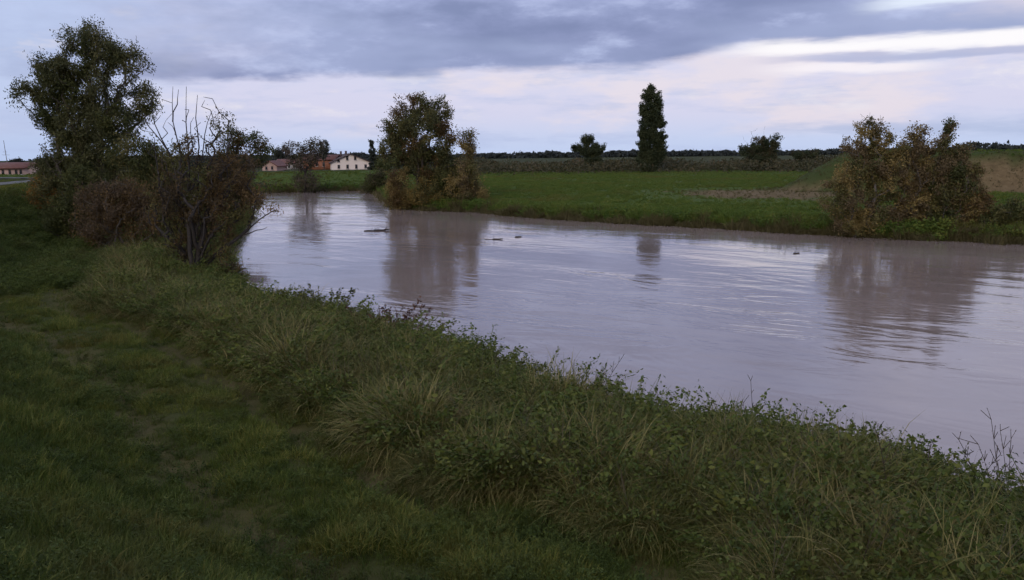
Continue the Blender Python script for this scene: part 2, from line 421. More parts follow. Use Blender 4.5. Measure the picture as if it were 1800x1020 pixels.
def lobe_tips(lobes, Y, count, rg, thick=.8):
    vol = np.array([l[2]*l[3]*(l[4] if len(l) > 4 else 1) for l in lobes], float); pr = vol/vol.sum()
    out = []
    k = Y/F
    for l, m in zip(lobes, rg.multinomial(count, pr)):
        c = ptY(l[0], l[1], Y); v = rg.normal(size=(m, 3)); v /= np.linalg.norm(v, axis=1)[:, None]
        v *= (rg.uniform(.12, 1, m)**.42)[:, None]
        rx, rz = l[2]*k, l[3]*k; ry = max(rx, min(rz, rx*2))*thick
        out.append(c+v*np.array([rx, ry, rz])+np.array([0, rg.uniform(-.3, .3)*ry, 0]))
    return np.concatenate(out)
LOBE_K, LEAF_K, PER_K, RT_K = .90, .98, 3.0, .65
def tree(name, label, cat, px, Y, lobes, leafmat, bark='bark', tips=120, per=60, leaf=None, spread=None, rt=.012, stems=1, group=None, seed=0,
         aspect=.5, up=.2, bare=(), limbs=(), bf=.3, thick=.8, trunk_to=.45, lean=0, rmax=.5, zb=None, droop=0, base_w=None, twigs=.35):
    rg = np.random.default_rng(seed+int(px)*7+int(Y))
    b0 = ptY(px, 300, Y); bz = tz(b0[0], b0[1]) if zb is None else zb
    bz = max(bz, .03)
    base = np.array([b0[0], b0[1], bz-.12])
    lb = [(l[0], l[1], l[2]*LOBE_K, l[3]*LOBE_K)+tuple(l[4:]) for l in lobes]
    T = lobe_tips(lb, Y, tips, rg, thick)
    T = T[T[:, 2] > bz+.15]
    top = T[:, 2].max(); H = top-bz; cx, cy = T[:, 0].mean(), T[:, 1].mean()
    step = H/16
    nodes, par, limb_ends, minr = [base], [-1], [], {}
    for s in range(stems):
        bw = (H*.03 if base_w is None else base_w)
        off = rg.normal(size=2)*(bw if stems > 1 else 0)
        st = base+np.array([off[0], off[1], 0]); nodes.append(st); par.append(0); j = len(nodes)-1
        tgt = np.array([cx+(rg.normal()*H*.10 if stems > 1 else 0)+lean, cy+(rg.normal()*H*.08 if stems > 1 else 0), bz+H*trunk_to*(rg.uniform(.7, 1.1) if stems > 1 else 1)])
        for q in range(1, 7):
            f = q/6; p = st+(tgt-st)*np.array([f**1.3, f**1.3, f])+rg.normal(size=3)*H*.006
            nodes.append(p); par.append(j); j = len(nodes)-1
    for lm in limbs:        # long stems traced as bent poles: points in the picture, own depth
        dy = rg.normal()*H*.03; q0 = np.array([ptY(a, b_, Y) for a, b_ in lm])
        cand = np.array(nodes); j = int(np.argmin(np.linalg.norm(cand-q0[0], axis=1)))
        for a in range(len(q0)):
            for f in ((.5, 1) if a else (1,)):
                p = (q0[a-1]*(1-f)+q0[a]*f if a else q0[0])+np.array([0, dy*a/len(q0), 0])+rg.normal(size=3)*H*.004
                nodes.append(p); par.append(j); j = len(nodes)-1
        limb_ends.append(j); L_n = len(q0)*2-1
        for a in range(L_n): minr[len(nodes)-1-a] = .008+.0042*a
    Bt = np.array([ptY(a, b_, Y)+np.array([0, rg.normal()*H*.04, 0]) for a, b_ in bare]).reshape(-1, 3)
    TW = lobe_tips([(l[0], l[1], l[2]*1.1, l[3]*1.1)+tuple(l[4:]) for l in lb], Y, int(len(T)*twigs), rg, thick); TW = TW[TW[:, 2] > bz+.15]
    N, par, tid, tpar = skeleton(np.array(nodes), np.array(par), np.concatenate([T, TW, Bt]), step, rg, bf)
    cntc = np.zeros(len(N)); cntc[tid] += 1; cntc[np.array(limb_ends, int)] += 1
    for i in range(len(N)-1, 0, -1):
        if par[i] >= 0: cntc[par[i]] += cntc[i]
    rad = np.minimum(rmax, RT_K*rt*np.maximum(cntc, .6)**.5)
    for a, b_ in minr.items(): rad[a] = max(rad[a], b_)
    k = np.arange(1, len(N)); A, B = N[par[k]], N[k]; ra, rb = np.minimum(rad[par[k]], rad[k]*1.35), rad[k]
    big = ra > RT_K*rt*3
    V, Fs, o = [], [], 0
    for msk, sd in ((big, 7), (~big, 4)):
        if msk.any():
            v, f = tubes(A[msk], B[msk], ra[msk], rb[msk], sd); V.append(v); Fs.append(f+o); o += len(v)
    # one shared point per joint ties all limbs into a single connected mesh
    o0 = o; V.append(N); o += len(N); tie = []
    oo = 0
    for msk, sd in ((big, 7), (~big, 4)):
        kk = k[msk]; st_ = oo+np.arange(len(kk))*2*sd
        tie += [np.stack([o0+par[kk], st_, st_+1], -1), np.stack([o0+kk, st_+sd, st_+sd+1], -1)]; oo += len(kk)*2*sd
    Fs += [t_ for t_ in tie if len(t_)]
    root = empty(name, (base[0], base[1], bz))
    inv = Matrix.Translation(-Vector((base[0], base[1], bz)))
    loc = np.array([base[0], base[1], bz])
    obj('trunk', mesh('trunk', np.concatenate(V)-loc, Fs, M[bark], True), root)
    # foliage: clumps at the twig ends and a little along them
    leaf = (leaf or max(.07, Y*.0017))*LEAF_K; per = int(per*PER_K); spread = spread or H*.045
    parts = leafmat if isinstance(leafmat, (list, tuple)) else [leafmat]
    which = None
    LT = T
    hue = fbm(LT[:, 0]-base[0]+seed, LT[:, 2], H*.45, 40+seed, 3)
    for pi_, mname in enumerate(parts):
        if len(parts) == 1: sel = np.ones(len(LT), bool)
        else:
            qv = np.quantile(hue, [pi_/len(parts), (pi_+1)/len(parts)]); sel = (hue >= qv[0]) & (hue <= qv[1])
        Tc = LT[sel]; m = len(Tc)
        if m == 0: continue
        nper = rg.integers(int(per*.5), int(per*1.5)+1, m)
        cid = np.repeat(np.arange(m), nper); n = len(cid)
        tv = (Tc-tpar[:len(LT)][sel]); tv /= np.maximum(np.linalg.norm(tv, axis=1), 1e-6)[:, None]
        C = Tc[cid]+tv[cid]*((rg.uniform(-2.2, .9, n))*spread)[:, None]+np.clip(rg.normal(size=(n, 3)), -1.7, 1.7)*.62*spread*np.array([1, 1, .85])*rg.uniform(.6, 1.3, m)[cid][:, None]
        kp = C[:, 2] > bz; C = C[kp]; cid = cid[kp]; n = len(C)
        V, f = leaves(C, leaf*rg.uniform(.45, 1.5, n), rg, up, aspect, tv[cid]+rg.normal(size=(n, 3))*.75+np.array([0, 0, up*.3]))
        tint = np.clip(np.repeat(rg.uniform(.1, .9, m)[cid]*.6+rg.uniform(0, 1, n)*.4, 4), 0, 1)
        nm = 'crown' if pi_ == 0 else 'foliage'
        obj(nm, mesh(nm, V-loc, [f], M[mname], False, {'tint': ('FLOAT', tint)}), root)
    return tag(root, label, cat, group)

# left thicket
rf = np.random.default_rng(8); FAN = []
for a_ in np.linspace(-.95, 1.05, 64):        # leafless twigs fanning out of the many-stemmed tree
    rr_ = rf.uniform(.55, 1.0); FAN.append((328+math.sin(a_)*175*rr_*.75, 345-math.cos(a_)*185*rr_))
tree('willow_tree', 'tall leafy willow tree rising over the thicket on the near bank', 'tree', 152, 43,
     [(140, 66, 42, 34), (178, 95, 44, 36), (232, 108, 38, 26), (100, 128, 46, 34), (52, 160, 34, 26), (150, 150, 66, 50), (226, 172, 46, 42),
      (88, 195, 34, 42), (130, 215, 54, 50), (196, 225, 58, 44), (120, 268, 46, 40), (175, 290, 60, 48), (95, 305, 40, 40)],
     ['willow', 'darkgreen', 'willow'], tips=560, per=58, leaf=.115, spread=.30, rt=.014, stems=4, seed=1, aspect=.42, trunk_to=.5)
tree('shrub', 'orange-yellow shrub at the left foot of the tall willow', 'shrub', 78, 46, [(78, 330, 34, 42), (66, 372, 30, 30)], ['orange', 'olive'], tips=60, per=55, leaf=.1, spread=.28, stems=5, seed=2)
tree('shrub', 'low dark green shrub under the willow, beside the orange-yellow shrub', 'shrub', 118, 41, [(118, 380, 42, 40), (150, 340, 50, 50)], 'darkgreen', tips=150, per=70, leaf=.1, spread=.3, stems=5, seed=3)
tree('shrub', 'rusty brown twiggy bush in front of the willow', 'shrub', 205, 37, [(165, 352, 45, 40), (215, 345, 55, 40), (250, 375, 50, 45), (185, 400, 60, 35)], ['rust', 'brown'], 'bark_pale', tips=220, per=34, leaf=.085, spread=.26, stems=9, seed=4, rt=.008, base_w=.7)
tree('shrub', 'dense olive shrub between the willow and the bare-topped tree', 'shrub', 262, 40, [(245, 275, 46, 40), (290, 300, 44, 40), (262, 340, 60, 45)], ['olive', 'darkgreen'], tips=190, per=65, leaf=.1, spread=.3, stems=5, seed=5)
tree('tree', 'dark leaning tree overhanging the water behind the bare-topped tree', 'tree', 388, 52,
     [(440, 248, 34, 20), (466, 262, 16, 20), (408, 246, 28, 20), (425, 285, 42, 26), (410, 325, 44, 34), (440, 350, 30, 20), (385, 300, 40, 40)], ['darkgreen', 'brown'], 'bark_dark', tips=150, per=48, leaf=.12, spread=.32, stems=3, seed=6, rt=.013)
tree('bare_topped_tree', 'many-stemmed dark tree with bare upright twigs at the water edge', 'tree', 338, 30.5,
     [(300, 285, 34, 30, .3), (345, 262, 40, 34, .25), (388, 226, 30, 24, .22), (376, 198, 18, 12, .22), (335, 325, 66, 42, .8), (405, 300, 50, 36, .7), (300, 365, 46, 46, .8), (372, 370, 60, 46, .9),
      (428, 372, 34, 26, .4), (320, 425, 44, 36, .8), (385, 430, 34, 32, .45), (405, 474, 30, 14, .8), (452, 350, 24, 22, .4), (484, 368, 10, 9, .5)],
     ['darkbrown', 'brown', 'olive'], 'bark_dark', twigs=1.3, bare=FAN, tips=430, per=23, leaf=.078, spread=.19, rt=.012, stems=8, seed=7, trunk_to=.45, base_w=.28, rmax=.14,
     limbs=[[(322, 400), (312, 320), (298, 268), (272, 215), (268, 150)], [(298, 268), (262, 222), (247, 200)], [(318, 330), (316, 270), (304, 215), (302, 150)], [(330, 340), (330, 270), (324, 215), (326, 152)],
            [(304, 215), (312, 180), (314, 158)], [(340, 330), (348, 260), (343, 210), (345, 168)], [(350, 300), (362, 240), (372, 196)], [(345, 478), (378, 450), (420, 415), (452, 388), (478, 372)], [(420, 415), (455, 405), (470, 398)],
            [(345, 470), (368, 420), (392, 350), (420, 300)], [(330, 470), (300, 400), (285, 330)], [(322, 400), (335, 320), (350, 300)]], bf=.22)

# trees on the far bank, centre
tree('round_tree', 'large olive-brown tree standing at the water on the far bank promontory', 'tree', 740, 81,
     [(728, 186, 34, 24), (768, 196, 26, 26), (698, 222, 30, 32), (745, 232, 50, 44), (784, 250, 20, 36), (690, 262, 24, 30), (800, 290, 22, 34), (712, 270, 44, 38), (758, 292, 42, 40)],
     ['olive', 'willow', 'darkgreen', 'brown'], tips=330, per=52, leaf=.17, spread=.42, rt=.02, stems=3, seed=11)
tree('slender_tree', 'slim golden brown tree beside the large far bank tree', 'tree', 828, 79, [(822, 246, 17, 22), (818, 280, 18, 26), (828, 310, 24, 30), (832, 345, 24, 26), (806, 325, 24, 36)], ['autumn', 'tan', 'olive'], tips=120, per=46, leaf=.15, spread=.36, rt=.014, stems=2, seed=12)
tree('shrub', 'yellowish shrub at the foot of the large far bank tree', 'shrub', 752, 79.5, [(752, 338, 32, 26), (735, 352, 30, 18)], ['gold', 'olive'], tips=60, per=55, leaf=.15, spread=.36, stems=5, seed=13)
tree('shrub', 'dark brown shrub left of the yellowish far bank shrub', 'shrub', 704, 80.5, [(704, 325, 26, 36), (700, 350, 26, 18)], ['brown', 'autumn'], tips=60, per=55, leaf=.15, spread=.36, stems=5, seed=14)
tree('shrub', 'dark green shrub between the yellowish shrub and the slim golden tree', 'shrub', 790, 80, [(790, 325, 26, 34), (793, 350, 24, 18)], 'darkgreen', tips=60, per=60, leaf=.15, spread=.36, stems=5, seed=15)
# far bank, left reach
tree('bare_tree', 'half-bare grey twiggy tree on the far bank before the houses', 'tree', 536, 121, [(520, 262, 22, 16), (548, 258, 26, 16), (535, 280, 34, 18), (538, 318, 28, 16)], ['twig', 'scrub'], 'bark_dark', tips=150, per=17, leaf=.22, spread=.5, rt=.02, stems=4, seed=16)
tree('tree', 'small pale tree above the red-roofed building behind the dyke', 'tree', 570, 235, [(570, 256, 9, 12), (566, 268, 10, 9)], 'bluegreen', tips=40, per=22, leaf=.4, spread=.6, rt=.03, seed=17)
tree('conifer_tree', 'narrow pointed conifer at the gable end of the white house', 'tree', 654, 225, [(653, 252, 2.5, 9), (655, 266, 6, 9), (657, 280, 9, 10), (657, 292, 11, 8)], 'bluegreen', tips=60, per=40, leaf=.4, spread=.35, rt=.03, seed=18)
tree('tree', 'small blue-grey tree behind the low house at the bend', 'tree', 494, 300, [(488, 268, 9, 8), (502, 266, 8, 9), (494, 278, 12, 8)], 'bluegreen', tips=40, per=28, leaf=.5, spread=.7, rt=.04, seed=19)
tree('shrub', 'dark bush at the water below the pointed conifer', 'shrub', 663, 116, [(664, 316, 20, 18), (650, 326, 16, 8)], ['scrub', 'darkgreen'], tips=50, per=50, leaf=.2, spread=.5, stems=4, seed=20)
tree('shrub', 'dark bush between the white house and the large far bank tree', 'shrub', 672, 150, [(674, 290, 16, 16)], 'darkgreen', tips=36, per=50, leaf=.25, spread=.55, stems=4, seed=21)
# meadow trees
tree('poplar_tree', 'tall dark columnar poplar standing alone in the far meadow', 'tree', 1143, 178,
     [(1141, 166, 10, 17), (1155, 176, 8, 18), (1139, 192, 16, 20), (1154, 200, 16, 22), (1134, 226, 15, 24), (1155, 232, 18, 26), (1145, 252, 28, 24), (1160, 262, 12, 18), (1142, 278, 22, 18), (1142, 294, 14, 8)],
     'poplar', 'bark_dark', tips=380, per=62, twigs=.1, leaf=.30, spread=.50, rt=.02, seed=22, up=1.2, trunk_to=.8, bf=.12)
tree('small_tree', 'small loose-crowned tree left of the tall poplar', 'tree', 1040, 195, [(1033, 245, 10, 10), (1014, 261, 9, 7), (1050, 262, 15, 9), (1036, 266, 14, 10), (1042, 282, 16, 8)], 'poplar', 'bark_dark', tips=110, per=55, leaf=.32, spread=.5, rt=.025, seed=23)
tree('round_bush', 'big round dark bush in the meadow right of the poplar', 'bush', 1336, 185, [(1335, 293, 27, 9), (1316, 264, 18, 14), (1338, 254, 18, 16), (1362, 247, 11, 13), (1334, 279, 30, 14), (1355, 268, 16, 16)], ['poplar', 'scrub'], 'bark_dark', tips=170, per=55, leaf=.28, spread=.5, rt=.02, stems=5, seed=24, bare=[(1318, 230), (1330, 226), (1344, 222), (1305, 238)])
tree('bush', 'low dark bush between the round bush and the earth dyke', 'bush', 1412, 190, [(1412, 286, 28, 8), (1400, 274, 16, 11), (1424, 272, 20, 11)], ['scrub', 'poplar'], 'bark_dark', tips=60, per=45, leaf=.28, spread=.45, rt=.02, stems=5, seed=25)
# right cluster
tree('autumn_shrub', 'large golden brown willow shrub at the water before the earth dyke', 'shrub', 1525, 50.2,
     [(1528, 228, 28, 20), (1550, 244, 26, 24), (1502, 258, 30, 22), (1540, 285, 44, 36), (1500, 305, 42, 36), (1560, 325, 34, 42), (1515, 350, 50, 36), (1545, 382, 50, 22), (1490, 380, 30, 22), (1500, 400, 44, 12), (1560, 400, 40, 12), (1578, 285, 26, 44), (1470, 345, 26, 34)],
     ['autumn', 'olive', 'tan'], 'bark_pale', trunk_to=.25, tips=380, per=36, leaf=.12, spread=.25, rt=.011, stems=9, seed=31, base_w=.6, bare=[(1520, 200), (1530, 198), (1545, 203), (1505, 218)])
tree('autumn_shrub', 'reddish brown thin-topped shrub between the two taller shrubs at the dyke', 'shrub', 1608, 50.2, [(1610, 236, 20, 18), (1606, 262, 26, 20), (1610, 305, 36, 36), (1608, 355, 40, 36), (1610, 390, 44, 18), (1612, 402, 44, 12), (1640, 300, 26, 44)], ['tan', 'autumn', 'tan'], 'bark_pale', trunk_to=.25, tips=280, per=34, leaf=.12, spread=.25, rt=.011, stems=8, seed=32, base_w=.5)
tree('autumn_shrub', 'olive pointed shrub at the right end of the dyke-side cluster', 'shrub', 1668, 49.3, [(1667, 222, 11, 14), (1664, 250, 22, 18), (1688, 268, 18, 14), (1668, 295, 36, 34), (1672, 345, 40, 36), (1662, 385, 46, 20), (1665, 403, 46, 12), (1700, 320, 22, 40)], ['olive', 'tan', 'darkgreen'], 'bark_pale', trunk_to=.25, tips=290, per=36, leaf=.12, spread=.25, rt=.011, stems=7, seed=33, base_w=.5)
tree('shrub', 'low dark green shrub on the bank at the right edge', 'shrub', 1770, 47.4, [(1758, 385, 30, 24), (1790, 378, 30, 30)], ['darkgreen', 'olive'], tips=90, per=45, leaf=.12, spread=.28, stems=6, seed=34)
tree('shrub', 'small tan brown shrub right of the olive pointed shrub', 'shrub', 1722, 48.5, [(1722, 368, 26, 34), (1715, 395, 28, 16)], ['brown', 'autumn'], 'bark_pale', tips=90, per=28, leaf=.12, spread=.26, stems=6, seed=35)

# left horizon tree by the red roofs
tree('tree', 'round dark tree behind the red-roofed farmhouse', 'tree', 26, 205, [(26, 289, 15, 9)], 'farwood', tips=40, per=40, leaf=.35, spread=.5, rt=.03, seed=41)
tree('tree', 'low grey-green tree between the farmhouse and the tall willow', 'tree', 62, 215, [(60, 292, 20, 9), (80, 288, 12, 12)], 'bluegreen', tips=50, per=40, leaf=.35, spread=.5, rt=.03, seed=42)

# ------------------------------------------------------------------ masses far off
def mass(name, label, xs, ys, zt, wid, n, leaf, mat, seed):
    rg = np.random.default_rng(seed)
    t = rg.uniform(0, 1, n); x = np.interp(t, np.linspace(0, 1, len(xs)), xs); y = np.interp(t, np.linspace(0, 1, len(ys)), ys)+rg.normal(size=n)*wid
    g = terrain(x, y)
    top = zt*(.58+.55*fbm(x, y*.3, zt*7, seed, 5))
    top = np.maximum(top, zt*.3)
    C = np.column_stack([x, y, g+top*rg.uniform(0, 1, n)**.7])
    V, f = leaves(C, leaf*rg.uniform(.6, 1.5, n), rg, .2, .7)
    tint = np.repeat(np.clip(.5+fbm(x, y, 14, seed+1)*.45+rg.normal(size=n)*.15, 0, 1), 4)
    tag(obj(name, mesh(name, V, [f], M[mat], False, {'tint': ('FLOAT', tint)})), label, 'vegetation', kind='stuff')
mass('far_scrub', 'belt of dark scrub along the back of the far meadow', [-12, 30, 75, 110], [205, 205, 190, 150], 3.3, 15, 52000, .42, 'scrub', 51)
mass('far_treeline', 'far-off dark wood along the horizon', [-470, -150, 150, 500, 1400], [900, 930, 950, 900, 700], 8.0, 18, 52000, 3.2, 'farwood', 52)
mass('far_treeline', 'nearer dark tree belt on the horizon beyond the dyke', [150, 260, 420], [330, 330, 300], 7.5, 6, 14000, 1.3, 'farwood', 53)
mass('dyke_scrub', 'dark low scrub on the slope of the far dyke at the bend', [-62, -40, -24, -17], [126, 123, 121, 119], 1.3, 2.2, 9000, .22, 'scrub', 54)
mass('far_treeline', 'dim bushes around the village beyond the river bend', [-190, -120, -60, -20], [330, 340, 330, 330], 5.0, 12, 14000, 1.0, 'farwood', 55)

# ------------------------------------------------------------------ scattered ground vegetation (instanced clumps)
def blades(n, h, w, spread, lean, rg, segs=2, droop=.5):
    V, Fq, Ft, T = [], [], [], []
    for _ in range(n):
        a = rg.uniform(0, 2*np.pi); r = spread*math.sqrt(rg.uniform())
        p = np.array([r*math.cos(a), r*math.sin(a), -.02]); a2 = a+rg.normal()*.8
        L = h*rg.uniform(.5, 1.15); ln = lean*rg.uniform(.3, 1.3); out = np.array([math.cos(a2), math.sin(a2), 0]); side = np.array([-math.sin(a2), math.cos(a2), 0])
        side = side*math.cos(.6)+out*math.sin(.6)*rg.choice([-1, 1])
        o = len(V); ang = ln*.4; t = rg.uniform(0, 1)
        for s in range(segs+1):
            ww = w*(1-.35*s/segs) if s < segs else 0
            if s < segs: V += [p-side*ww*.5, p+side*ww*.5]; T += [t, t]
            else: V.append(p.copy()); T.append(t)
            p = p+(out*math.sin(ang)+np.array([0, 0, 1])*math.cos(ang))*L/segs; ang += ln*droop*2/segs+.15
        for s in range(segs-1): q = o+2*s; Fq.append([q, q+1, q+3, q+2])
        q = o+2*(segs-1); Ft.append([q, q+1, q+2])
    return V, Fq, Ft, T
def src(name, V, Fq, Ft, T, mat):
    fs = [np.array(f) for f in (Fq, Ft) if len(f)]
    return obj(name, mesh(name, np.array(V), fs, M[mat], False, {'tint': ('FLOAT', np.array(T))}), None, False)
def leafy(nst, h, spread, nl, ls, rg, mat, name, arch=.5, aspect=.55, stemw=.006):
    V, Fq, T = [], [], []
    C, Dn, Sz = [], [], []
    for _ in range(nst):
        a = rg.uniform(0, 2*np.pi); r = spread*.5*math.sqrt(rg.uniform()); p = np.array([r*math.cos(a), r*math.sin(a), -.02])
        ang = rg.uniform(.05, .4); a2 = a+rg.normal()*.5; L = h*rg.uniform(.6, 1.1); K = 5
        for s in range(K):
            d = np.array([math.sin(ang)*math.cos(a2), math.sin(ang)*math.sin(a2), math.cos(ang)]); q = p+d*L/K
            sd = np.array([-math.sin(a2), math.cos(a2), 0])*stemw*.5; o = len(V)
            V += [p-sd, p+sd, q+sd, q-sd]; Fq.append([o, o+1, o+2, o+3]); T += [.6]*4
            for _k in range(max(1, int(nl/K))):
                C.append(p+(q-p)*rg.uniform()+rg.normal(size=3)*ls*.45); dd = rg.normal(size=3)*.8+np.array([math.cos(a2), math.sin(a2), -.1]); Dn.append(dd); Sz.append(ls*rg.uniform(.55, 1.3))
            p = q; ang += arch*rg.uniform(.2, .8)
    v, f = leaves(np.array(C), np.array(Sz), rg, aspect=aspect, dirs=np.array(Dn)); o = len(V)
    V = np.concatenate([np.array(V), v]); T = np.concatenate([T, np.repeat(rg.uniform(0, 1, len(C)), 4)])
    return src(name, V, np.concatenate([np.array(Fq), f+o]), [], T, mat)
rs = np.random.default_rng(5)
short = [src('short_tuft', *blades(26, h, .009, .14, .8, rs), 'grass') for h in (.09, .13, .20)]
mid = [src('mid_tuft', *blades(34, h, .010, .17, 1.0, rs, 3), 'grass') for h in (.24, .32)]
longs = [src('long_tuft', *blades(52, h, .009, .16, 1.15, rs, 4, .75), 'longgrass') for h in (.55, .7, .85)]
weeds = [leafy(8, h, .35, 40, l, rs, 'weed', 'weed_clump') for h, l in ((.45, .046), (.6, .054), (.75, .05), (.4, .038))]
brambles = [leafy(8, 1.0, .4, 46, .05, rs, 'weed', 'bramble_clump', arch=.9) for _ in range(2)]
stalks = [src('dry_tuft', *blades(7, h, .007, .12, .35, rs, 3, .3), 'dry') for h in (.7, .95)]
fartuft = [src('meadow_tuft', *blades(16, h, .05, .35, .7, rs, 2), 'meadow') for h in (.35, .5)]
fringe = [src('fringe_tuft', *blades(14, h, .035, .3, .8, rs, 2), 'fringe') for h in (.5, .75)]
farweed = [leafy(9, .55, .5, 36, .10, rs, 'meadow', 'meadow_weed')]
def scatter(name, label, Pt, scl, idx, itint, sources, tilt=.12, cat='vegetation'):
    n = len(Pt); rg = np.random.default_rng(n)
    rotv = np.column_stack([rg.normal(size=n)*tilt, rg.normal(size=n)*tilt, rg.uniform(0, 6.283, n)])
    sv = np.column_stack([scl*rg.uniform(.85, 1.2, n), scl*rg.uniform(.85, 1.2, n), scl])
    me = mesh(name, Pt, [], sources[0].data.materials[0], False, {'rot': ('FLOAT_VECTOR', rotv), 'scl': ('FLOAT_VECTOR', sv), 'vid': ('INT', idx), 'itint': ('FLOAT', itint)})
    o = obj(name, me)
    ng = bpy.data.node_groups.new(name, 'GeometryNodeTree')
    ng.interface.new_socket('Geometry', in_out='INPUT', socket_type='NodeSocketGeometry')
    ng.interface.new_socket('Geometry', in_out='OUTPUT', socket_type='NodeSocketGeometry')
    gi, go = ng.nodes.new('NodeGroupInput'), ng.nodes.new('NodeGroupOutput')
    jn = ng.nodes.new('GeometryNodeJoinGeometry'); io = ng.nodes.new('GeometryNodeInstanceOnPoints')
    for s in sources:
        oi = ng.nodes.new('GeometryNodeObjectInfo'); oi.inputs['Object'].default_value = s; oi.inputs['As Instance'].default_value = True
        ng.links.new(oi.outputs['Geometry'], jn.inputs[0])
    def na_(nm, ty):
        q = ng.nodes.new('GeometryNodeInputNamedAttribute'); q.data_type = ty; q.inputs['Name'].default_value = nm; return q.outputs[0]
    ng.links.new(gi.outputs[0], io.inputs['Points']); ng.links.new(jn.outputs[0], io.inputs['Instance'])
    io.inputs['Pick Instance'].default_value = True
    ng.links.new(na_('vid', 'INT'), io.inputs['Instance Index']); ng.links.new(na_('rot', 'FLOAT_VECTOR'), io.inputs['Rotation']); ng.links.new(na_('scl', 'FLOAT_VECTOR'), io.inputs['Scale'])
    ng.links.new(io.outputs[0], go.inputs[0])
    md = o.modifiers.new('scatter', 'NODES'); md.node_group = ng
    return tag(o, label, cat, kind='stuff')

# near bank samples: polar so that density follows distance
def sample(n, rmin, rmax, amax, power, rg):
    r = (rg.uniform(0, 1, n)*(rmax**power-rmin**power)+rmin**power)**(1/power); a = rg.uniform(-amax, amax, n)
    return r*np.sin(a), r*np.cos(a)
rg = np.random.default_rng(77)
x, y = sample(190000, 2.5, 75, R(46), .75, rg)
dn, df = polydist(x, y, near), polydist(x, y, far); ok = (dn < df) & ~inside(x, y, RIV) & (dn < 30); x, y, dn = x[ok], y[ok], dn[ok]
z = terrain(x, y); patch = fbm(x, y, 4, 61); patch2 = fbm(x, y, 1.6, 62); pbig = fbm(x, y, 11, 63)
dnw = dn+fbm(x, y, 2.2, 64)*.55
dist_ = np.hypot(x, y)
rutm = np.exp(-((dnw-5.1)/.32)**2)+np.exp(-((dnw-6.9)/.35)**2)
road = (dn > 13.1) & (dn < 16.1)
itn = np.clip(.42+patch*.36+patch2*.34+rg.normal(size=len(x))*.26+.16*ss(4.4, 5.2, dnw)*ss(8.2, 7, dnw)-.22*np.clip(rutm, 0, 1), 0, 1)
keep = (dnw > 3.9) & ~road & (rg.uniform(size=len(x)) > rutm*.52)
sc_ = (.75+.35*patch+.25*patch2)*(1-.4*np.clip(rutm, 0, 1))*(1+.25*ss(20, 40, dist_))
isx = (rg.uniform(size=len(x)) < .12+.55*ss(.0, .7, pbig+patch2*.6)) & (rutm < .3)
k1 = keep & ~isx
scatter('short_grass', 'mown-short grass on the near bank track and dyke slope', np.column_stack([x, y, z])[k1], np.clip(sc_[k1], .45, 1.6), rg.integers(0, 3, k1.sum()), itn[k1], short)
k2 = keep & isx
scatter('rough_grass', 'rougher taller grass tufts on the dyke slope', np.column_stack([x, y, z])[k2], np.clip(sc_[k2]*.85, .4, 1.3), rg.integers(0, 2, k2.sum()), itn[k2], mid)
k3 = keep & (rg.uniform(size=len(x)) < .05+.12*ss(.2, .8, patch2)) & (dist_ < 30)
k3 |= keep & (pbig+patch*.5 > .55) & (rg.uniform(size=len(x)) < .22) & (dist_ < 40)
scatter('lawn_weeds', 'small broad-leaved weeds scattered through the short grass', np.column_stack([x, y, z])[k3], rg.uniform(.22, .55, k3.sum()), rg.integers(0, 4, k3.sum()), np.clip(itn[k3]-.12, 0, 1), weeds, .2)
# overgrown strip by the water
x, y = sample(210000, 6, 80, R(46), .8, rg)
dn, df = polydist(x, y, near), polydist(x, y, far); ok = (dn < df) & ~inside(x, y, RIV) & (dn < 9); x, y, dn = x[ok], y[ok], dn[ok]
z = terrain(x, y); patch = fbm(x, y, 3.4, 71); p2 = fbm(x, y, 1.3, 72); dnw = dn+fbm(x, y, 2.2, 64)*.55
u = rg.uniform(size=len(x)); dist_ = np.hypot(x, y)
hs = (1.08+.36*patch+.40*p2)*(.35+.65*ss(4.75, 4.0, dnw))*ss(4.75, 4.6, dnw)
itn = np.clip(.46+p2*.34+patch*.2+rg.normal(size=len(x))*.26, 0, 1)
wet = ss(1.9, .3, dnw+patch*1.1)      # leafy plants towards the water
strip = (dnw < 4.7) & (hs > .2)
far_thicket = (dist_ > 24)
kl = strip & (u > .26+.58*wet+.25*ss(.2, .7, p2))
scatter('long_grass', 'long drooping half-dry grass on the overgrown bank strip', np.column_stack([x, y, z])[kl], np.clip(hs[kl], .35, 1.75), rg.integers(0, 3, kl.sum()), itn[kl], longs, .2)
kw = strip & ~kl & (u > .06)
scatter('leafy_weeds', 'dense leafy weeds and nettles along the water edge', np.column_stack([x, y, z])[kw], np.clip(hs[kw]*1.1, .35, 1.7), rg.integers(0, 4, kw.sum()), np.clip(itn[kw]-.08, 0, 1), weeds, .15)
kb = strip & (u < .03) & (dn < 2.4)
scatter('brambles', 'arching bramble shoots over the water edge', np.column_stack([x, y, z])[kb], np.clip(hs[kb]*1.0, .4, 1.3), rg.integers(0, 2, kb.sum()), np.clip(itn[kb]-.05, 0, 1), brambles, .2)
kd = strip & (u > .955) & (dist_ < 40)
scatter('dry_stalks', 'thin dry grass stalks among the bank weeds', np.column_stack([x, y, z])[kd], np.clip(hs[kd]*1.1, .4, 1.1), rg.integers(0, 2, kd.sum()), itn[kd], stalks, .15)
